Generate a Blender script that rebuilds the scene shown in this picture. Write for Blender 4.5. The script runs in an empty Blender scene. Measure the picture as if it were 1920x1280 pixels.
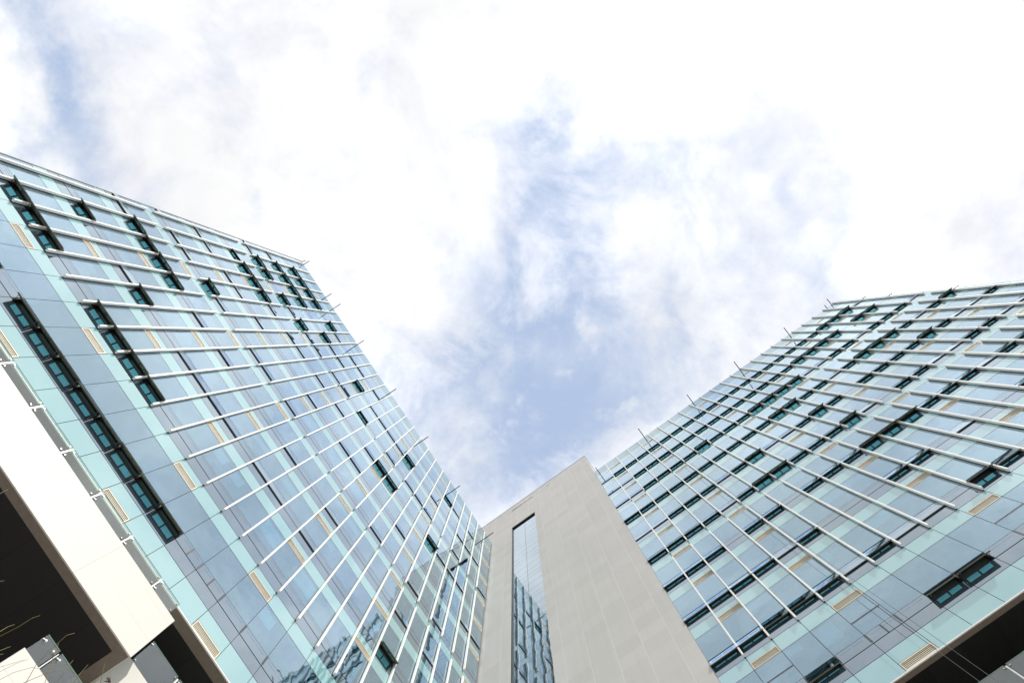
import bpy, bmesh, math, random
from mathutils import Vector, Matrix
random.seed(7)
sc = bpy.context.scene
EYE = 1.6                      # height of the camera above the ground
A = math.radians(55.7)
DANG = -0.02266
DL, DR = 15.577, 18.28         # distance from the camera to the two glass facades

# ------------------------------------------------------------------ camera
def cam_matrix():
    rx, ry, r = 0.008, 0.00309, 0.00505
    X = Matrix.Rotation(rx, 3, 'X'); Y = Matrix.Rotation(ry, 3, 'Y'); Z = Matrix.Rotation(r, 3, 'Z')
    R = X @ Y @ Z                                   # frame(right, down, up) -> camera(right, down, forward)
    B = Matrix(((math.cos(A), -math.sin(A), 0), (math.sin(A), math.cos(A), 0), (0, 0, 1)))  # world -> frame
    return R @ B
CM = cam_matrix()
cam = bpy.data.cameras.new('camera'); camo = bpy.data.objects.new('camera', cam)
sc.collection.objects.link(camo); sc.camera = camo
cam.sensor_width = 36; cam.lens = 36 * 1000 / 1920; cam.clip_start = 0.05; cam.clip_end = 5000
m = CM
rot = Matrix((m[0], -m[1], -m[2])).transposed()
camo.matrix_world = Matrix.Translation((0, 0, EYE)) @ rot.to_4x4()

# ------------------------------------------------------------------ sun + sky
SUN_EL = math.radians(42)
SUN_DIR = Vector((-0.36, -0.93, 0)).normalized() * math.cos(SUN_EL) + Vector((0, 0, math.sin(SUN_EL)))
sun = bpy.data.lights.new('sun', 'SUN'); sun.energy = 3.6; sun.angle = math.radians(0.5); sun.color = (1, 0.95, 0.87)
suno = bpy.data.objects.new('sun', sun); sc.collection.objects.link(suno)
suno.rotation_euler = SUN_DIR.to_track_quat('Z', 'Y').to_euler()
sc.view_settings.view_transform = 'Standard'; sc.view_settings.look = 'None'
sc.view_settings.exposure = 0.0; sc.view_settings.gamma = 1
sc.cycles.max_bounces = 10; sc.cycles.glossy_bounces = 5; sc.cycles.transparent_max_bounces = 12

class NT:
    """tiny helper for building node trees"""
    def __init__(s, tree): s.t = tree; s.n = tree.nodes; s.l = tree.links
    def new(s, kind, **kw):
        nd = s.n.new(kind)
        for k, v in kw.items(): setattr(nd, k, v)
        return nd
    def put(s, sock, v):
        if hasattr(v, 'is_linked') or isinstance(v, bpy.types.NodeSocket): s.l.new(v, sock)
        else: sock.default_value = v
    def math(s, op, a, b=0.0, c=None):
        nd = s.new('ShaderNodeMath', operation=op); s.put(nd.inputs[0], a); s.put(nd.inputs[1], b)
        if c is not None: s.put(nd.inputs[2], c)
        return nd.outputs[0]
    def vmath(s, op, a, b=(0, 0, 0), out=0):
        nd = s.new('ShaderNodeVectorMath', operation=op); s.put(nd.inputs[0], a); s.put(nd.inputs[1], b)
        return nd.outputs[out]
    def rng(s, v, a, b, c=0.0, d=1.0, smooth=True):
        nd = s.new('ShaderNodeMapRange'); nd.interpolation_type = 'SMOOTHSTEP' if smooth else 'LINEAR'
        s.put(nd.inputs[0], v)
        for i, x in enumerate((a, b, c, d)): s.put(nd.inputs[i + 1], x)
        return nd.outputs[0]
    def noise(s, vec, scale, detail=4, rough=0.55, dist=0.0, dim='3D'):
        nd = s.new('ShaderNodeTexNoise', noise_dimensions=dim); s.put(nd.inputs['Vector'], vec)
        nd.inputs['Scale'].default_value = scale; nd.inputs['Detail'].default_value = detail
        nd.inputs['Roughness'].default_value = rough; nd.inputs['Distortion'].default_value = dist
        return nd.outputs
    def mixc(s, f, a, b, mode='MIX'):
        nd = s.new('ShaderNodeMix', data_type='RGBA', blend_type=mode)
        s.put(nd.inputs[0], f); s.put(nd.inputs[6], a); s.put(nd.inputs[7], b)
        return nd.outputs[2]

world = bpy.data.worlds.new('World'); sc.world = world; world.use_nodes = True
w = NT(world.node_tree); w.n.clear()
wo = w.new('ShaderNodeOutputWorld'); bg = w.new('ShaderNodeBackground'); w.l.new(bg.outputs[0], wo.inputs[0])
bg.inputs[1].default_value = 0.1
sky = w.new('ShaderNodeTexSky', sky_type='NISHITA'); sky.sun_disc = False
sky.sun_elevation = SUN_EL; sky.sun_rotation = math.atan2(SUN_DIR.x, SUN_DIR.y)
tc = w.new('ShaderNodeTexCoord'); gen = tc.outputs['Generated']
ca, sa = math.cos(A), math.sin(A)
dx = w.vmath('DOT_PRODUCT', gen, (ca, -sa, 0), 1); dy = w.vmath('DOT_PRODUCT', gen, (sa, ca, 0), 1)
sep = w.new('ShaderNodeSeparateXYZ'); w.l.new(gen, sep.inputs[0]); dz = w.math('MAXIMUM', sep.outputs[2], 0.06)
cmb = w.new('ShaderNodeCombineXYZ')
w.l.new(w.math('DIVIDE', dx, dz), cmb.inputs[0]); w.l.new(w.math('DIVIDE', dy, dz), cmb.inputs[1])
P = cmb.outputs[0]                                   # position on a flat cloud deck at unit height
n1 = w.noise(P, 2.6, 5, 0.6)[1]; n2 = w.noise(P, 9, 4, 0.6)[1]
warp = w.vmath('ADD', w.vmath('MULTIPLY', w.vmath('SUBTRACT', n1, (.5, .5, .5)), (.42, .42, 0)),
               w.vmath('MULTIPLY', w.vmath('SUBTRACT', n2, (.5, .5, .5)), (.10, .10, 0)))
Pw = w.vmath('ADD', P, warp)
# gaps in the cloud deck: centre x, y, half length, half width, angle, weight
GAPS = [(-.86, -.50, .24, .07, 68, .72), (-.95, -.32, .10, .08, 0, .35), (-.83, -.62, .10, .06, 20, .35),
        (-.08, -.36, .10, .05, 40, .30), (.12, -.33, .12, .05, 0, .38), (.28, -.32, .13, .06, 20, .30), (.10, -.18, .17, .10, 75, .66), (.03, .01, .16, .13, 80, .60),
        (-.10, .14, .20, .11, 10, .40), (.12, .14, .24, .13, -20, .22), (.36, -.06, .24, .12, -35, .26),
        (.47, -.32, .22, .08, 10, .20), (-.05, .30, .32, .11, -30, .42), (.60, -.12, .14, .10, 0, .15), (-.55, -.28, .12, .06, 28, .14)]
acc = None
for cx, cy, a, b, an, wt in GAPS:
    t = math.radians(an)
    d = w.vmath('SUBTRACT', Pw, (cx, cy, 0))
    u = w.vmath('DOT_PRODUCT', d, (math.cos(t) / a, math.sin(t) / a, 0), 1)
    v = w.vmath('DOT_PRODUCT', d, (-math.sin(t) / b, math.cos(t) / b, 0), 1)
    g = w.math('MULTIPLY', w.math('EXPONENT', w.math('MULTIPLY', w.math('ADD', w.math('MULTIPLY', u, u), w.math('MULTIPLY', v, v)), -0.8)), wt)
    acc = g if acc is None else w.math('ADD', acc, g)
# away from the photographed part of the sky: broken cloud
rad = w.vmath('LENGTH', P, out=1)
far = w.rng(rad, 1.15, 2.2)
broad = w.noise(P, 0.9, 6, 0.6)[0]
acc = w.math('ADD', acc, w.math('MULTIPLY', far, w.rng(broad, .42, .62, 0, .8)))
fine = w.noise(P, 4.5, 9, 0.62, .3)[0]
mist = w.noise(P, 1.5, 6, .55)[0]
blue = w.rng(w.math('ADD', acc, w.math('MULTIPLY', w.math('SUBTRACT', fine, .5), 1.9)), -.10, 1.0)
veil = w.mixc(w.rng(mist, .3, .7), (10.7, 10.7, 10.65, 1), (9.3, 9.35, 9.6, 1))
veil = w.mixc(w.rng(w.noise(P, 2.8, 9, .62, .3)[0], .38, .66, 0, .9), veil, (8.5, 8.65, 9.3, 1))
# thin cloud scatters forward: brighter towards the sun
dsun = w.vmath('DOT_PRODUCT', gen, tuple(SUN_DIR), 1)
veil = w.mixc(1.0, veil, w.rng(dsun, .86, 1.0, 1.0, 1.2), 'MULTIPLY')
veil = w.mixc(1.0, veil, w.rng(w.noise(P, 2.1, 8, .6, .4)[0], .36, .66, .95, 1.32), 'MULTIPLY')
hazy = w.mixc(0.66, sky.outputs[0], (6.3, 7.8, 10.6, 1))
wisp = w.math('MAXIMUM', w.rng(w.noise(P, 4.2, 9, .6, .35)[0], .49, .68, 0, .70), w.rng(w.noise(P, 11, 7, .6, .25)[0], .52, .72, 0, .45))
blue = w.math('MULTIPLY', blue, w.math('SUBTRACT', 1.0, wisp))
skyc = w.mixc(blue, veil, hazy)
ground_c = (3.0, 3.0, 2.9, 1)
below = w.rng(sep.outputs[2], -0.02, 0.02)
w.l.new(w.mixc(below, ground_c, skyc), bg.inputs[0])

# ------------------------------------------------------------------ materials
def mat(name):
    m_ = bpy.data.materials.new(name); m_.use_nodes = True
    t = NT(m_.node_tree); t.n.clear()
    out = t.new('ShaderNodeOutputMaterial')
    return m_, t, out
def plain(name, col, rough=.5, metal=0.0, var=0.06, scale=1.5, spec=.5, bump=0.0, streak=0.0):
    m_, t, out = mat(name)
    p = t.new('ShaderNodeBsdfPrincipled'); t.l.new(p.outputs[0], out.inputs[0])
    c = t.new('ShaderNodeTexCoord').outputs['Object']
    n = t.noise(c, scale, 5, .6)[0]
    col2 = tuple(x * (1 - var * 2.2) for x in col[:3]) + (1,)
    cc = t.mixc(t.rng(n, .3, .7), tuple(col[:3]) + (1,), col2)
    if streak:
        mp = t.new('ShaderNodeMapping'); t.l.new(c, mp.inputs[0]); mp.inputs['Scale'].default_value = (1, 1, .06)
        s_ = t.noise(mp.outputs[0], 3.5, 5, .6)[0]
        cc = t.mixc(t.math('MULTIPLY', t.rng(s_, .45, .8), streak), cc, tuple(x * .72 for x in col[:3]) + (1,))
    t.l.new(cc, p.inputs['Base Color'])
    p.inputs['Roughness'].default_value = rough; p.inputs['Metallic'].default_value = metal
    p.inputs['Specular IOR Level'].default_value = spec
    if bump:
        bn = t.new('ShaderNodeBump'); bn.inputs['Strength'].default_value = .5; bn.inputs['Distance'].default_value = bump
        t.l.new(t.noise(c, 40, 3)[0], bn.inputs['Height']); t.l.new(bn.outputs[0], p.inputs['Normal'])
    return m_
def coated_glass(name, body, r0, r1, tint=(.86, .93, 1), wob=.006, body2=None, rough=.015, see=None):
    """reflective coated glass over an opaque dark or enamelled back"""
    m_, t, out = mat(name)
    c = t.new('ShaderNodeTexCoord').outputs['Object']
    geo = t.new('ShaderNodeNewGeometry')
    off = t.vmath('MULTIPLY', geo.outputs['Random Per Island'], (37, 53, 71))
    cv = t.vmath('ADD', c, off)
    bump = t.new('ShaderNodeBump'); bump.inputs['Strength'].default_value = 1.0; bump.inputs['Distance'].default_value = wob
    t.l.new(t.noise(cv, .55, 2, .5)[0], bump.inputs['Height'])
    lw = t.new('ShaderNodeLayerWeight'); lw.inputs[0].default_value = .5
    f = t.math('POWER', lw.outputs['Facing'], 3.0)
    fac = t.math('MULTIPLY_ADD', f, r1, r0)
    d = t.new('ShaderNodeBsdfDiffuse')
    b2 = body2 or tuple(x * .8 for x in body)
    t.l.new(t.mixc(t.rng(geo.outputs['Random Per Island'], 0, 1, smooth=False), body + (1,), b2 + (1,)), d.inputs[0])
    if see:
        tr = t.new('ShaderNodeBsdfTransparent'); tr.inputs[0].default_value = see + (1,)
        ms = t.new('ShaderNodeMixShader'); ms.inputs[0].default_value = .85
        t.l.new(d.outputs[0], ms.inputs[1]); t.l.new(tr.outputs[0], ms.inputs[2]); d = ms
    g = t.new('ShaderNodeBsdfGlossy'); g.inputs['Roughness'].default_value = rough
    g.inputs['Color'].default_value = tint + (1,)
    t.l.new(bump.outputs[0], g.inputs['Normal'])
    mx = t.new('ShaderNodeMixShader'); t.l.new(fac, mx.inputs[0]); t.l.new(d.outputs[0], mx.inputs[1]); t.l.new(g.outputs[0], mx.inputs[2])
    t.l.new(mx.outputs[0], out.inputs[0])
    return m_
def clear_glass(name, col, refl=.12, gz=.7, pw=3.5, tint=(1, 1, 1)):
    m_, t, out = mat(name)
    tr = t.new('ShaderNodeBsdfTransparent'); tr.inputs[0].default_value = col + (1,)
    g = t.new('ShaderNodeBsdfGlossy'); g.inputs['Roughness'].default_value = .01
    lw = t.new('ShaderNodeLayerWeight'); lw.inputs[0].default_value = .5
    fac = t.math('MULTIPLY_ADD', t.math('POWER', lw.outputs['Facing'], pw), gz, refl)
    g.inputs['Color'].default_value = tint + (1,)
    mx = t.new('ShaderNodeMixShader'); t.l.new(fac, mx.inputs[0]); t.l.new(tr.outputs[0], mx.inputs[1]); t.l.new(g.outputs[0], mx.inputs[2])
    t.l.new(mx.outputs[0], out.inputs[0])
    return m_
def panelled(name, col, joint, pu, pz, jw, rough=.5, u_axis=0, spec=.3, ou=0.0, oz=0.0, var=.05, hjoint=.5, streak=.0):
    """cladding panels with joints, in object space (metres)"""
    m_, t, out = mat(name)
    p = t.new('ShaderNodeBsdfPrincipled'); t.l.new(p.outputs[0], out.inputs[0])
    c = t.new('ShaderNodeTexCoord').outputs['Object']
    s_ = t.new('ShaderNodeSeparateXYZ'); t.l.new(c, s_.inputs[0])
    def line(v, per, off, wd):
        f = t.math('ABSOLUTE', t.math('SUBTRACT', t.math('FRACT', t.math('ADD', t.math('DIVIDE', v, per), 100.5 + off)), .5))
        return t.math('LESS_THAN', f, wd / per * .5)
    def cell(v, per, off): return t.math('FLOOR', t.math('ADD', t.math('DIVIDE', v, per), 100.0 + off))
    a = line(s_.outputs[u_axis], pu, ou, jw); b = line(s_.outputs[2] if u_axis != 2 else s_.outputs[1], pz, oz, jw)
    cc = t.new('ShaderNodeCombineXYZ')
    t.l.new(cell(s_.outputs[u_axis], pu, ou), cc.inputs[0]); t.l.new(cell(s_.outputs[2], pz, oz), cc.inputs[1])
    wn = t.new('ShaderNodeTexWhiteNoise', noise_dimensions='3D'); t.l.new(cc.outputs[0], wn.inputs[0])
    n = t.noise(c, .35, 6, .6)[0]
    k = t.math('ADD', t.math('MULTIPLY', wn.outputs[0], .5), t.math('MULTIPLY', n, .5))
    base = t.mixc(k, col + (1,), tuple(x * (1 - var * 2) for x in col) + (1,))
    if streak:
        mp = t.new('ShaderNodeMapping'); t.l.new(c, mp.inputs[0]); mp.inputs['Scale'].default_value = (1, 1, .05)
        base = t.mixc(t.math('MULTIPLY', t.rng(t.noise(mp.outputs[0], 1.6, 6, .6)[0], .4, .8), streak), base, tuple(x * .8 for x in col) + (1,))
    base = t.mixc(t.math('MULTIPLY', b, hjoint), base, tuple(x * .8 for x in col) + (1,))
    base = t.mixc(a, base, joint + (1,))
    t.l.new(base, p.inputs['Base Color']); p.inputs['Roughness'].default_value = rough
    p.inputs['Specular IOR Level'].default_value = spec
    return m_

M = {}
M['vision'] = coated_glass('vision_glass', (.030, .060, .095), .27, 1.35, (.77, .905, 1.0), wob=.012, see=(.60, .88, .95))
M['strip'] = coated_glass('strip_glass', (.035, .060, .08), .32, 1.2, (.80, .91, 1.0))
M['turq'] = coated_glass('turquoise_enamelled_glass', (.29, .49, .51), .22, 1.05, (.90, .98, 1), body2=(.21, .43, .45), wob=.009)
M['para'] = coated_glass('parapet_glass', (.16, .30, .34), .32, .6, (.88, .95, 1))
M['frit'] = plain('dark_olive_frame', (.13, .135, .10), .45, var=.2)
M['fritg'] = coated_glass('fritted_glass', (.02, .040, .06), .33, 1.2, (.77, .905, 1.0))
M['pane'] = clear_glass('tinted_clear_glass', (.20, .68, .74), .34, .7, 3.0, (.78, .88, 1.0))
M['dark'] = plain('black_gasket_and_shade', (.012, .013, .015), .6)
M['inside'] = plain('dark_interior', (.05, .052, .045), .9)
M['fin'] = plain('white_powder_coated_fin', (.88, .88, .84), .35, var=.04, scale=.8, streak=.25)
M['bracket'] = plain('dark_bracket', (.03, .045, .045), .5)
M['grille'] = plain('cream_louvre', (.78, .72, .58), .5, var=.05)
M['steel'] = plain('stainless_steel', (.62, .62, .60), .25, metal=.9, var=.05)
M['mull'] = plain('grey_mullion', (.07, .075, .085), .4)
M['tower'] = panelled('tower_cladding', (.575, .56, .53), (.67, .65, .61), 1.66, 1.12, .024, .5, ou=.0, var=.075, hjoint=.6, streak=.55)
M['cream'] = panelled('cream_fascia', (.66, .645, .60), (.47, .45, .41), 3.0, .95, .02, .5, var=.02, hjoint=.6, ou=.0, oz=.15)
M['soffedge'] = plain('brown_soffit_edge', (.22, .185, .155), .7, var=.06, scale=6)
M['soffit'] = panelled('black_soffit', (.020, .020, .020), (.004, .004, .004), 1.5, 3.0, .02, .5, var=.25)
M['wall'] = plain('grey_render', (.35, .34, .33), .8)
M['roof'] = plain('roof_felt', (.12, .12, .12), .9)
M['bal'] = clear_glass('balustrade_glass', (.72, .80, .78), .12, .35)
M['edge'] = plain('green_glass_edge', (.18, .38, .26), .15)
M['post'] = plain('white_post', (.75, .76, .74), .35)
M['cap'] = plain('white_drip_edge', (.85, .84, .80), .4)
M['rod'] = plain('black_steel', (.02, .02, .022), .5)
M['rope'] = plain('grey_rope', (.10, .10, .11), .8)
M['paving'] = panelled('paving', (.42, .40, .37), (.2, .19, .18), .6, .6, .012, .8, var=.12)
M['stem'] = plain('dry_grass_stem', (.20, .18, .05), .6, var=.2, scale=8)
M['seed'] = plain('brown_seed_head', (.10, .06, .05), .8)
M['blind'] = plain('pale_roller_blind', (.74, .76, .72), .8)
M['lampw'] = plain('white_batten', (.8, .8, .8), .5)

# ------------------------------------------------------------------ mesh builder
class MB:
    def __init__(s): s.v = []; s.f = []; s.mi = []; s.mats = []
    def m(s, name):
        if name not in s.mats: s.mats.append(name)
        return s.mats.index(name)
    def hexa(s, c, mt):
        i = len(s.v); s.v += [tuple(p) for p in c]; k = s.m(mt)
        for f in ((0, 3, 2, 1), (4, 5, 6, 7), (0, 1, 5, 4), (1, 2, 6, 5), (2, 3, 7, 6), (3, 0, 4, 7)):
            s.f.append(tuple(i + a for a in f)); s.mi.append(k)
    def box(s, x0, x1, y0, y1, z0, z1, mt, T=None):
        c = [Vector(p) for p in ((x0, y0, z0), (x1, y0, z0), (x1, y1, z0), (x0, y1, z0), (x0, y0, z1), (x1, y0, z1), (x1, y1, z1), (x0, y1, z1))]
        if T is not None: c = [T @ p for p in c]
        s.hexa(c, mt)
    def tube(s, pts, r, mt, n=6, r1=None):
        pts = [Vector(p) for p in pts]; i0 = len(s.v); k = s.m(mt)
        for j, p in enumerate(pts):
            d = (pts[min(j + 1, len(pts) - 1)] - pts[max(j - 1, 0)]).normalized()
            a = d.orthogonal().normalized() if j == 0 else (a - d * a.dot(d)).normalized()
            b = d.cross(a); rr = r if r1 is None else r + (r1 - r) * j / (len(pts) - 1)
            for q in range(n):
                t = 2 * math.pi * q / n; s.v.append(tuple(p + (a * math.cos(t) + b * math.sin(t)) * rr))
        for j in range(len(pts) - 1):
            for q in range(n):
                s.f.append((i0 + j * n + q, i0 + j * n + (q + 1) % n, i0 + (j + 1) * n + (q + 1) % n, i0 + (j + 1) * n + q)); s.mi.append(k)
        s.f.append(tuple(i0 + q for q in range(n))[::-1]); s.mi.append(k)
        s.f.append(tuple(i0 + (len(pts) - 1) * n + q for q in range(n))); s.mi.append(k)
    def build(s, name, parent=None, kind=None, T=None, bevel=0):
        if not s.v: return None
        me = bpy.data.meshes.new(name)
        vs = s.v if T is None else [tuple(T @ Vector(p)) for p in s.v]
        me.from_pydata(vs, [], s.f)
        for mn in s.mats: me.materials.append(M[mn])
        me.polygons.foreach_set('material_index', s.mi); me.update()
        o = bpy.data.objects.new(name, me); sc.collection.objects.link(o)
        if parent: o.parent = parent
        if kind: o['kind'] = kind
        if bevel:
            b = o.modifiers.new('bevel', 'BEVEL'); b.width = bevel; b.segments = 2; b.limit_method = 'ANGLE'
        return o
def tag(o, label, cat, group=None):
    o['label'] = label; o['category'] = cat
    if group: o['group'] = group
def empty(name, loc, rz=0):
    o = bpy.data.objects.new(name, None); sc.collection.objects.link(o); o.location = loc; o.rotation_euler = (0, 0, rz)
    return o

# projection of a point of a facade frame into the 1920x1280 photograph, used only to sort what shows largest
def w2p(p):
    q = CM @ (p - Vector((0, 0, EYE)))
    if q.z < .1: return None
    return (960 + 1000 * q.x / q.z, 640 + 1000 * q.y / q.z)
def shown(rz, x0, x1, y, z0, z1):
    R = Matrix.Rotation(rz, 3, 'Z'); pts = []
    for x, z in ((x0, z0), (x1, z0), (x1, z1), (x0, z1)):
        p = w2p(R @ Vector((x, y, z)))
        if p is None: return 0
        pts.append((min(max(p[0], 0), 1920), min(max(p[1], 0), 1280)))
    a = 0
    for i in range(4):
        x_, y_ = pts[i]; X_, Y_ = pts[(i + 1) % 4]; a += x_ * Y_ - X_ * y_
    return abs(a) / 2

# ------------------------------------------------------------------ ground
g = MB(); g.box(-700, 700, -700, 700, -.5, 0, 'paving'); go = g.build('pavement'); go['kind'] = 'structure'

# ------------------------------------------------------------------ the two glass wings
FLOOR = 3.96
UL = [-21.2, -20.672, -19.384, -17.982, -16.618, -15.239, -13.823, -12.409, -11.017, -9.608, -8.165, -6.707, -5.249, -3.799, -2.338, -.887, .578, 2.107, 3.639, 5.171, 6.703, 8.196, 9.71, 11.256, 12.763, 14.127, 15.465, 16.85, 18.42]
UR = [-1.40, .184, 1.674, 3.185, 4.676, 6.14, 7.609, 9.072, 10.595, 12.107, 13.605, 15.074, 16.516, 17.973, 19.431, 20.905, 22.368, 23.83, 25.283, 26.73, 28.153, 29.622, 31.121, 32.516, 33.1]
STL = [".00002033333333.............", "..333..3333................", "..3...3...............3....", "..3333.....................",
       ".....3.....................", "...........................", "..2333...........33...3....", "..33.3.3......2............",
       "..3333..3...3.....3........", "..3333.3..............2...."]
STR = ["..2...33................", "22222.2...32............", "2222.....220100.........", "222022022.33322...2.....",
       "222212332223102211221...", "1122212311232022223211..", "...22222223322123332123.", "11222232223333112212221.",
       "1122222222222223333033..", "12222222222222222223331."]
ANG = {0: 0.6, 1: 6.5, 2: 20, 3: 42}

def pane_box(mb, x0, x1, z0, z1, D, mt, j=.012, th=.02, off=0.0):
    tx = random.uniform(-.002, .002); tz = random.uniform(-.002, .002)      # panes are never perfectly in plane
    y = D - off
    def yy(x, z, b): return y + b + (x - (x0 + x1) / 2) * tx + (z - (z0 + z1) / 2) * tz
    a, b, c, d = x0 + j, x1 - j, z0 + j, z1 - j
    mb.hexa([(a, yy(a, c, 0), c), (b, yy(b, c, 0), c), (b, yy(b, c, th), c), (a, yy(a, c, th), c),
             (a, yy(a, d, 0), d), (b, yy(b, d, 0), d), (b, yy(b, d, th), d), (a, yy(a, d, th), d)], mt)

def wing(name, label, U, D, T0, rz, states, gr_hi, gr_lo, zbot, x_end0, x_end1, ropes, davits, seedv):
    random.seed(seedv)
    nb = len(U) - 1; zroof = 62.27 + EYE
    root = empty(name, (0, 0, 0), rz)
    Rz = Matrix.Rotation(rz, 3, 'Z')
    base = Vector(((U[0] + U[-1]) / 2, D, 0)); root.location = Rz @ base
    sh = Matrix.Translation(-base)                         # facade frame -> root frame
    tag(root, label, 'office wing')
    T = [T0 + EYE + FLOOR * k for k in range(12)]
    # --- body, roof, recessed base
    b = MB(); b.box(U[0] + .02, U[-1], D + .36, D + 15, zbot + .32, zroof - 1.3, 'inside'); b.build('core', root, T=sh)
    b = MB(); b.box(U[0] + .01, U[-1], D + .30, D + 15.1, zroof - 1.3, zroof - .9, 'roof'); b.build('roof', root, T=sh)
    b = MB(); b.box(U[0] - .06, U[0], D - .03, D + 15, zbot, zroof + .03, 'wall'); b.build('end_wall', root, T=sh)
    b = MB(); b.box(U[0] + .5, U[-1], D + 6, D + 14.5, 0, zbot + .2, 'wall'); b.build('base_wall', root, T=sh)
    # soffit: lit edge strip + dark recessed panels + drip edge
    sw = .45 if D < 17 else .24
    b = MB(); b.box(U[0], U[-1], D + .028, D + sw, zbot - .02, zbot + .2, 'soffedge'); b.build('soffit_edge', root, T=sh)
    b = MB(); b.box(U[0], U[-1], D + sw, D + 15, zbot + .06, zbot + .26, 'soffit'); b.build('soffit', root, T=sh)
    b = MB(); b.box(U[0], U[-1], D - .05, D - .002, zbot - .045, zbot + .0, 'cap'); b.build('drip_edge', root, T=sh)
    # --- frame behind the glass
    f = MB()
    for x in U[1:-1]: f.box(x - .035, x + .035, D + .024, D + .29, zbot + .21, zroof - .1, 'dark')
    lv = []
    for k in range(10):
        lv += [T[k], T[k] + .65, T[k] + 1.24, T[k + 1] - .89]
    lv += [T[10], T[10] + .76, T[10] + 1.5]
    for z in lv: f.box(U[0] + .01, U[-1], D + .026, D + .2, z - .035, z + .035, 'dark')
    f.box(U[0] + .012, U[-1], D + .295, D + .355, zbot + .21, zroof - .1, 'inside')
    f.box(U[0], U[-1], D + .03, D + .29, zroof - .08, zroof - .01, 'cap')
    f.build('curtain_wall_frame', root, T=sh)
    # --- panes
    jobs = {'vision_window': [], 'spandrel_panel': [], 'transom_window': [], 'parapet_panel': []}
    grilles = []; flaps = []
    for c in range(nb):
        x0, x1 = U[c], U[c + 1]; bay = c - 1
        gb = bay in gr_lo
        if gb:
            grilles.append((x0, x1, zbot + .03, zbot + .47)); jobs['spandrel_panel'].append((x0, x1, zbot + .47, T[0]))
        else: jobs['spandrel_panel'].append((x0, x1, zbot + .02, T[0]))
        for k in range(10):
            jobs['transom_window'].append((x0, x1, T[k], T[k] + .65))
            s_ = states[k][c] if c < len(states[k]) else '.'
            if s_ == '.':
                r_ = random.random()
                if rz == 0: s_ = '0' if (r_ < .6 or k < 2) else '1'
                else: s_ = '0' if (r_ < .45 or k == 0) else ('1' if r_ < .7 else '2')
            flaps.append((x0, x1, T[k] + .66, T[k] + 1.24, int(s_)))
            jobs['vision_window'].append((x0, x1, T[k] + 1.24, T[k + 1] - .89))
            if bay in (gr_hi if k >= 1 else gr_lo):
                grilles.append((x0, x1, T[k + 1] - .89, T[k + 1] - .43)); jobs['spandrel_panel'].append((x0, x1, T[k + 1] - .43, T[k + 1]))
            else: jobs['spandrel_panel'].append((x0, x1, T[k + 1] - .89, T[k + 1]))
        for a, b_ in ((T[10], T[10] + .76), (T[10] + .76, T[10] + 1.5), (T[10] + 1.5, zroof)):
            jobs['parapet_panel'].append((x0, x1, a, b_))
    mt = {'vision_window': 'vision', 'spandrel_panel': 'turq', 'transom_window': 'strip', 'parapet_panel': 'para'}
    for nm, lst in jobs.items():
        lst.sort(key=lambda q: -shown(rz, q[0], q[1], D, q[2], q[3]))
        rest = MB()
        for i, q in enumerate(lst):
            mb = MB() if i < 100 else rest
            pane_box(mb, q[0], q[1], q[2], q[3], D, mt[nm])
            if i < 100: mb.build(nm, root, T=sh)
        rest.build(nm, root, 'stuff', T=sh)
    # --- roller blinds and white ceiling edges behind some of the panes
    for c in range(nb):
        for k in range(10):
            r_ = random.random(); near = (rz == 0 and 13 <= c <= 18 and k <= 2) or (rz != 0 and 2 <= c <= 9 and k <= 2)
            if r_ < (.40 if near else .07):
                z1 = T[k + 1] - .93; hh = random.choice((.35, .5, .7, 1.1)) ; a = U[c] + .06; b_ = U[c + 1] - .06
                if near and random.random() < .5: b_ = a + (b_ - a) * random.uniform(.45, .7)
                bl = MB(); bl.box(a, b_, D + .10, D + .108, z1 - hh, z1, 'blind'); bl.box(a, b_, D + .09, D + .12, z1 - hh - .03, z1 - hh, 'blind')
                bl.build('roller_blind', root, T=sh)
    # thick mullions between the lowest row of windows, transoms in some of the lowest big panes
    def mull(*a):
        mu = MB(); mu.box(*a, 'mull'); mu.build('mullion', root, T=sh)
    for c in range(1, nb):
        st = states[0][c] + states[0][c - 1] if c < len(states[0]) else '..'
        if '3' not in st: mull(U[c] - .05, U[c] + .05, D - .008, D + .004, T[0] + .67, T[0] + 1.23)
    for c in ((15, 16, 20, 21) if rz == 0 else (1, 4, 9, 13)):
        if rz != 0: mull(U[c] + .02, U[c + 1] - .02, D - .008, D + .004, T[0] + 2.05, T[0] + 2.10)
        mull(U[c] + .72, U[c] + .80, D - .009, D + .005, T[0] + .67, T[0] + 1.23)
    # --- cream louvre grilles
    for x0, x1, z0, z1 in grilles:
        mb = MB(); a, b_, c_, d_ = x0 + .02, x1 - .02, z0 + .015, z1 - .015
        y0, y1 = D - .012, D + .05; fw = .04
        mb.box(a, b_, y0, y1, c_, c_ + fw, 'grille'); mb.box(a, b_, y0, y1, d_ - fw, d_, 'grille')
        mb.box(a, a + fw, y0, y1, c_ + fw, d_ - fw, 'grille'); mb.box(b_ - fw, b_, y0, y1, c_ + fw, d_ - fw, 'grille')
        mb.box(a + fw, b_ - fw, y1 - .004, y1, c_ + fw, d_ - fw, 'dark')
        hh = d_ - c_ - 2 * fw
        for i in range(5):
            zc = c_ + fw + hh * (i + .5) / 5
            mb.box(a + fw, b_ - fw, y0 + .028, y0 + .040, zc - .014, zc + .014, 'grille')
        mb.build('louvre_grille', root, T=sh)
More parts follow.
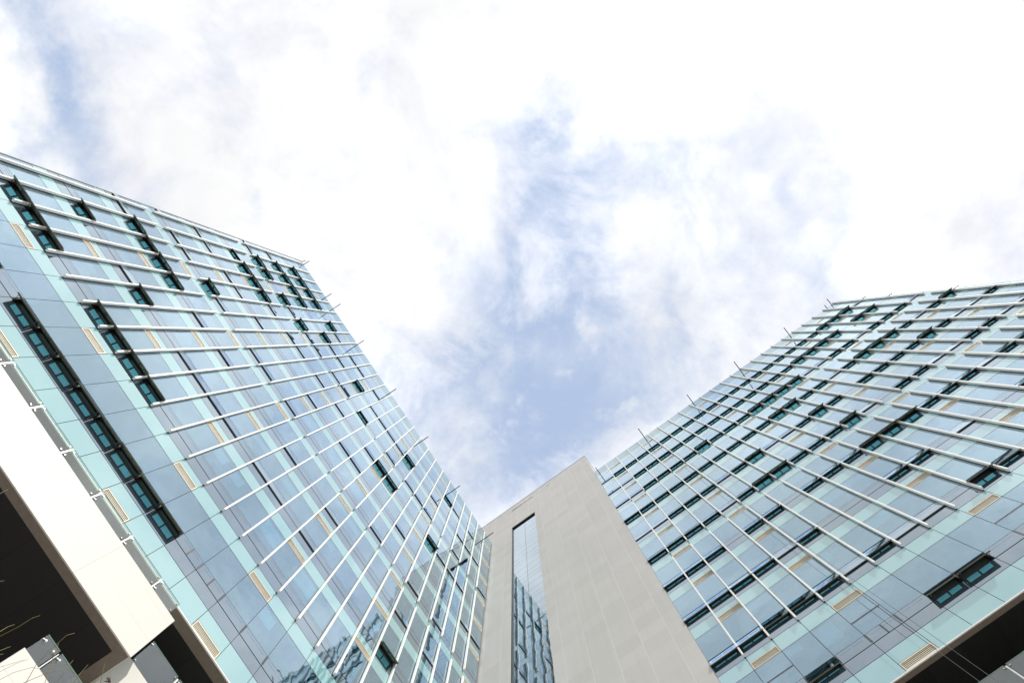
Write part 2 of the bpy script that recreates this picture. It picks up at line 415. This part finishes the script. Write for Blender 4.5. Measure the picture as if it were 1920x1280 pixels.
    # --- top hung windows
    def flap(x0, x1, z0, z1, s_, fm, pm, am):
        h = z1 - z0 - .02; wdt = x1 - x0 - .03; ang = math.radians(ANG[s_] * random.uniform(.9, 1.1) if s_ else .4)
        slide = .17 * math.sin(ang) / math.sin(math.radians(42))
        TT = Matrix.Translation(sh @ Vector((x0 + .015, D - .004 - .06 * math.sin(ang), z1 - .01 - slide))) @ Matrix.Rotation(-ang, 4, 'X')
        # local: x along, y inward (thickness), z down from hinge is negative
        sd, md, tp, bt = .17, .035, .15, .14
        def bx(mb, *a): mb.box(*a, T=TT)
        t0, t1 = .008, .05
        xs = ((0, sd), (wdt / 2 - md, wdt / 2 + md), (wdt - sd, wdt))
        bx(fm, 0, wdt, t0, t1, -tp, 0, 'frit'); bx(fm, 0, wdt, t0, t1, -h, -h + bt, 'frit')
        for a, b_ in xs: bx(fm, a, b_, t0 + .001, t1 - .001, -h + bt, -tp, 'frit')
        bx(fm, 0, wdt, 0, t0, -tp, 0, 'fritg'); bx(fm, 0, wdt, 0, t0, -h, -h + bt, 'fritg')
        for a, b_ in xs: bx(fm, a, b_, 0, t0, -h + bt, -tp, 'fritg')
        ps = []
        for a, b_ in ((sd, wdt / 2 - md), (wdt / 2 + md, wdt - sd)):
            i0 = len(pm.v); pm.v += [tuple(TT @ Vector(q)) for q in ((a, .004, -h + bt), (b_, .004, -h + bt), (b_, .004, -tp), (a, .004, -tp))]
            pm.f.append((i0, i0 + 1, i0 + 2, i0 + 3)); pm.mi.append(pm.m('pane' if s_ >= 2 else 'fritg'))
        if s_ >= 2:
            for xx in (.05, wdt - .05):
                p = TT @ Vector((xx, .055, -h * .75)); q = sh @ Vector((x0 + .015 + xx, D + .03, z1 - h + .12))
                am.tube([p, q], .012, 'steel', 4)
    flaps.sort(key=lambda q: -(shown(rz, q[0], q[1], D, q[2], q[3]) * (1 + q[4] * .3)))
    rf = MB()
    for i, q in enumerate(flaps):
        if i < 100:
            fm, pm, am = MB(), MB(), MB(); flap(*q, fm, pm, am)
            o = fm.build('awning_window', root); pm.build('pane', o); am.build('stay_arm', o)
        else: flap(*q, rf, rf, rf)
    rf.build('awning_window', root, 'stuff')
    # --- vertical fins in three storeys lengths
    segs = [(T[1] + .03, T[4] - .84), (T[4] - .04, T[7] - .79), (T[7] + .02, zroof - (.5 if rz == 0 else .05))]
    for i, x in enumerate(U[1:-1]):
        for a, b_ in segs:
            mb = MB(); mb.box(x - .045, x + .045, D - .20, D - .045, a, b_, 'fin')
            o = mb.build('sun_fin', root, T=sh, bevel=.006)
            br = MB(); br.box(x - .022, x + .022, D - .045, D + .022, a + .01, b_ - .01, 'bracket')
            br.build('fixing_rail', o, T=sh)
    # --- roof davits
    for x, z, ln, dx_ in davits:
        mb = MB(); zz = z + EYE
        mb.tube([(x, D - .0, zz), (x + dx_ * .5, D - ln * .5, zz + .02), (x + dx_, D - ln, zz + .10)], .045, 'rod', 6)
        mb.box(x - .06, x + .06, D - .03, D - .001, zz - .08, zz + .08, 'rod')
        mb.build('roof_davit', root, T=sh)
    return root

RZ = math.atan2(-math.cos(DANG), math.sin(DANG))
left = wing('office_wing', 'curtain walled glass wing at the left with mostly closed windows', UL, DL, 20.36, 0.0, STL,
            {3, 7, 11, 16, 20, 26}, {3, 7, 12, 16, 21, 26}, 19.22 + EYE, 0, 0, None,
            [(-20.75, 62.3, .75, 0), (-21.0, 61.9, .5, .1), (-15.6, 60.2, 1.25, 0), (-14.08, 60.25, 1.45, 0), (-8.83, 57.9, 1.9, .0), (-2.51, 58.0, 1.8, 0),
             (3.77, 57.95, 1.8, 0), (10.2, 58.3, 1.6, 0), (16.7, 59.0, 1.6, 0)], 3)
right = wing('office_wing', 'curtain walled glass wing at the right with rows of open dark windows', UR, DR, 20.60, RZ, STR,
             {0, 3, 8, 12, 16, 19}, {0, 3, 8, 12, 16}, 19.42 + EYE, 0, 0, None,
             [(-.95, 60.2, .9, 0), (5.54, 60.3, 1.7, 0), (12.3, 60.5, 1.6, 0), (18.5, 59.5, 1.85, 0), (25.8, 60.9, 1.35, 0), (32.2, 61.9, .9, 0), (31.5, 61.8, .5, 0)], 5)

# ------------------------------------------------------------------ stair tower between the wings (in the right wing's frame)
TD = 18.16
tw = empty('stair_tower', (0, 0, 0), RZ)
tb = Vector((-9, TD, 0)); tw.location = Matrix.Rotation(RZ, 3, 'Z') @ tb
tsh = Matrix.Translation(-tb)
tag(tw, 'plain beige panelled tower with one tall slot window, in the corner between the glass wings', 'tower')
H = 70.3 + EYE
x0, x1, wx0, wx1, wz1 = -32, -1.41, -13.12, -9.84, 62.6 + EYE
b = MB(); d0, d1 = TD, TD + .4
b.box(x0, wx0, d0, d1, 0, H, 'tower'); b.box(wx1, x1, d0, d1, 0, H, 'tower')
s0, s1 = 68.45 + EYE, 68.75 + EYE
b.box(wx0, wx1, d0, d1, wz1, s0, 'tower'); b.box(wx0, wx1, d0, d1, s1, H, 'tower')
b.box(wx0 + 1.5, wx1, d0 + .14, d1, s0, s1, 'cap')
b.box(x0, x1, d1, TD + 12, 0, H - .3, 'tower')
b.box(wx0, wx0 + 1.5, d0 + .02, d0 + .39, s0, s1, 'dark')  # black fill stands in for the shade inside this part of the slot
b.build('wall', tw, T=tsh)
b = MB(); b.box(-7.68, -7.2, d0 - .006, d0 + .02, 68.75 + EYE, 68.87 + EYE, 'dark'); b.build('vent_slot', tw, T=tsh)
b = MB(); b.box(x0 - .05, x1 + .03, TD - .03, TD + 12, H, H + .06, 'wall'); b.build('parapet_cap', tw, T=tsh)
b = MB(); fm = b
fm.box(wx0, wx1, d0 + .06, d0 + .3, wz1 - .06, wz1, 'dark'); fm.box(wx0, wx0 + .05, d0 + .04, d0 + .3, 0, wz1 - .06, 'dark')
fm.box(wx0 + .05, wx1, d0 + .33, d0 + .36, 0, wz1 - .06, 'dark')
wf = fm.build('window_frame', tw, T=tsh)
wm = wx0 + .05 + (wx1 - wx0) * .5
b = MB(); z = wz1 - .35; hs = [1.24, .88, .65, 1.19]; k = 0
while z > 3:
    h = hs[k % 4]; k += 1
    for a, c in ((wx0 + .05, wm), (wm, wx1)):
        b2 = MB(); pane_box(b2, a, c, z - h, z, TD + .20, 'strip', .012)
        b.v += []  # panes are grouped per window below
        i0 = len(b.v); b.v += b2.v; b.f += [tuple(i0 + q for q in f_) for f_ in b2.f]; kk = b.m('strip'); b.mi += [kk] * len(b2.f)
    z -= h
b.build('stair_window', tw, T=tsh)

# ------------------------------------------------------------------ terraces with glass balustrades
def balustrade(root, sh, x0, x1, y, z0, z1, step=1.78, start=None, gap=.10, posts=True):
    x = x0 if start is None else start; i = 0
    while x < x1 - .1:
        a, b_ = max(x, x0), min(x + step - gap, x1)
        if b_ - a > .15:
            g_ = MB(); g_.box(a, b_, y, y + .015, z0 + .02, z1, 'bal')
            go_ = g_.build('glass_panel', root, T=sh)
            e = MB(); e.box(a, b_, y - .001, y + .016, z1, z1 + .008, 'edge')
            e.build('glass_edge', go_, T=sh)
            cl = MB()
            for xx in (a + .07, b_ - .07):
                for zz in (z0 + .10, z1 - .12):
                    cl.tube([(xx, y - .03, zz), (xx, y + .03, zz)], .022, 'steel', 8)
                    s_ = -1 if xx < (a + b_) / 2 else 1
                    cl.tube([(xx, y - .025, zz), (xx + s_ * .07, y - .01, zz - .01)], .010, 'steel', 5)
            cl.build('clamp', go_, T=sh)
        if posts and x0 <= x + step - gap < x1:
            p = MB(); q = x + step - gap
            p.box(q + .02, q + gap - .02, y + .01, y + .07, z0, z1 - .04, 'post'); p.build('post', root, T=sh)
        x += step
def terrace(name, label, x0, x1, y0, y1, z0, z1, bal, step=1.78, start=None, sd=.36, se=.45):
    root = empty(name, (x1 if x1 < 3 else x0, y0, z0)); sh = Matrix.Translation(-root.location)
    tag(root, label, 'terrace')
    b = MB(); b.box(x0, x1, y0, y1, z0 + .1, z1, 'cream')
    b.box(x0, x1, y0, y0 + .05, z0, z0 + .1, 'cream')
    if x1 < 3: b.box(x1 - .05, x1, y0 + .05, y1, z0, z0 + .1, 'cream')
    b.build('fascia', root, T=sh)
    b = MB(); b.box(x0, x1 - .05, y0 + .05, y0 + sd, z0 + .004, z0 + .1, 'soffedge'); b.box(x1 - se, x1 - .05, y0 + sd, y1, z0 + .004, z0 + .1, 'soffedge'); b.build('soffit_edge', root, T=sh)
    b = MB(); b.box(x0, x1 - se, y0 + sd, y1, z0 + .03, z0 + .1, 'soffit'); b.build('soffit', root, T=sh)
    if bal: balustrade(root, sh, *bal, step=step, start=start)
    return root
Z = EYE
terrace('roof_terrace', 'bright cream terrace block jutting out under the left glass wing', -24, 1.49, 14.5, 30, 15.48 + Z, 17.5 + Z,
        (-24, 1.18, 14.52, 17.5 + Z, 18.08 + Z), start=-22.96)
terrace('roof_terrace', 'shaded cream terrace set back behind the end of the jutting terrace block', 1.492, 16, 15.72, 21, 13.2 + Z, 16.76 + Z,
        (1.492, 16, 15.74, 16.76 + Z, 17.82 + Z), step=1.55, start=1.7)

# low podium building near the camera, with its set back glass balustrade
pr = empty('podium_building', (-.29, 10, 0)); psh = Matrix.Translation(-pr.location)
tag(pr, 'low cream podium block at the bottom left with a set back glass balustrade', 'podium')
b = MB(); b.box(-.29, 9, 10, 13.2, 0, 9.15 + Z, 'cream'); b.build('wall', pr, T=psh)
balustrade(pr, psh, -.26, 9, 10.34, 9.16 + Z, 9.93 + Z, step=.80, start=-.62, gap=.06)

# set back terrace of the right wing
rt = empty('roof_terrace', Matrix.Rotation(RZ, 3, 'Z') @ Vector((6, 18.42, 13.5 + Z)), RZ); rsh = Matrix.Translation(-Vector((6, 18.42, 13.5 + Z)))
tag(rt, 'glass balustraded terrace under the black soffit of the right wing', 'terrace')
b = MB(); b.box(-1.2, 33, 18.42, 24, 13.5 + Z, 16.82 + Z, 'cream'); b.build('fascia', rt, T=rsh)
balustrade(rt, rsh, -1.2, 33, 18.44, 16.82 + Z, 17.83 + Z, step=1.55, start=-.62)

# ------------------------------------------------------------------ ropes hanging down the right facade
for i, (x, lab) in enumerate(((5.87, 'thin grey access rope down the right glass wing, the one nearer the tower'), (6.20, 'thin grey access rope down the right glass wing, the one farther from the tower'))):
    ro = MB(); R3 = Matrix.Rotation(RZ, 4, 'Z')
    pts = [(x + .03 * math.sin(k * .7 + i), 17.78 + .02 * math.sin(k * 1.3), 60.0 + Z - k * 5.0) for k in range(13)]
    ro.tube([R3 @ Vector(p) for p in pts], .009, 'rope', 5)
    o = ro.build('rope'); tag(o, lab, 'rope', 'access ropes hanging from the right roof')

# ------------------------------------------------------------------ dry grass beside the camera
def im(x, y, z):
    """a point at height z above the eye in the direction of the photograph's (x, y)"""
    v = CM.transposed() @ Vector(((x - 960) / 1000, (y - 640) / 1000, 1)); v *= z / v.z
    return v + Vector((0, 0, EYE))
gr = empty('ornamental_grass', (im(-250, 1500, .8).x, im(-250, 1500, .8).y, 0)); tag(gr, 'clump of thin dry grass stems arching in from the lower left', 'grass plant')
base = gr.location.copy()
STEMS = [([(-60, 1222), (0, 1192), (35, 1174), (60, 1158), (75, 1153)], .9), ([(-60, 1215), (0, 1183), (15, 1174), (27, 1170)], .8),
         ([(20, 1350), (48, 1280), (68, 1245), (98, 1214), (125, 1190), (140, 1186)], .85), ([(70, 1340), (84, 1280), (92, 1252), (101, 1228), (110, 1205)], .8),
         ([(-50, 1310), (0, 1273), (25, 1260), (60, 1250), (100, 1258)], 1.0), ([(-40, 945), (0, 925), (10, 919), (15, 917)], .9),
         ([(100, 1290), (118, 1262), (130, 1245), (137, 1237)], .9), ([(130, 1290), (150, 1262), (165, 1245)], .8),
         ([(-40, 1232), (0, 1219), (12, 1214), (20, 1211)], .9), ([(20, 1290), (50, 1277), (85, 1262), (112, 1255), (118, 1247)], .9),
         ([(-50, 1300), (0, 1258), (30, 1243), (53, 1235)], 1.1), ([(-60, 1262), (0, 1250), (25, 1242), (46, 1236)], 1.1),
         ([(-30, 1229), (0, 1226), (6, 1225)], .8), ([(-60, 1100), (0, 1089), (8, 1088)], .9), ([(185, 1300), (192, 1260), (197, 1242)], .9)]
for k, (px_, z) in enumerate(STEMS):
    pts = [im(x, y, z + .02 * i) for i, (x, y) in enumerate(px_)]
    b0 = base + Vector((random.uniform(-.12, .12), random.uniform(-.12, .12), 0)); p0 = pts[0]
    lead = [b0, b0.lerp(p0, .35) + Vector((0, 0, .35)), b0.lerp(p0, .75) + Vector((0, 0, .18))]
    lead = [b0] + [b0 * (1 - t) ** 2 + Vector((b0.x, b0.y, p0.z * .9)) * 2 * t * (1 - t) + p0 * t * t for t in (.2, .4, .6, .8)]
    mb = MB(); mb.tube(lead + pts, .0008, 'stem', 5, r1=.0003); mb.build('stem', gr, T=Matrix.Translation(-base))
mb = MB()
for a, b_ in (((207, 1285), (206, 1268)), ((206, 1276), (199, 1270)), ((206, 1276), (196, 1276)), ((205, 1274), (202, 1268)), ((206, 1278), (199, 1277))):
    mb.tube([im(*a, .9), im(*b_, .905)], .0011, 'seed', 5, r1=.0006)
mb.build('seed_head', gr, T=Matrix.Translation(-base))
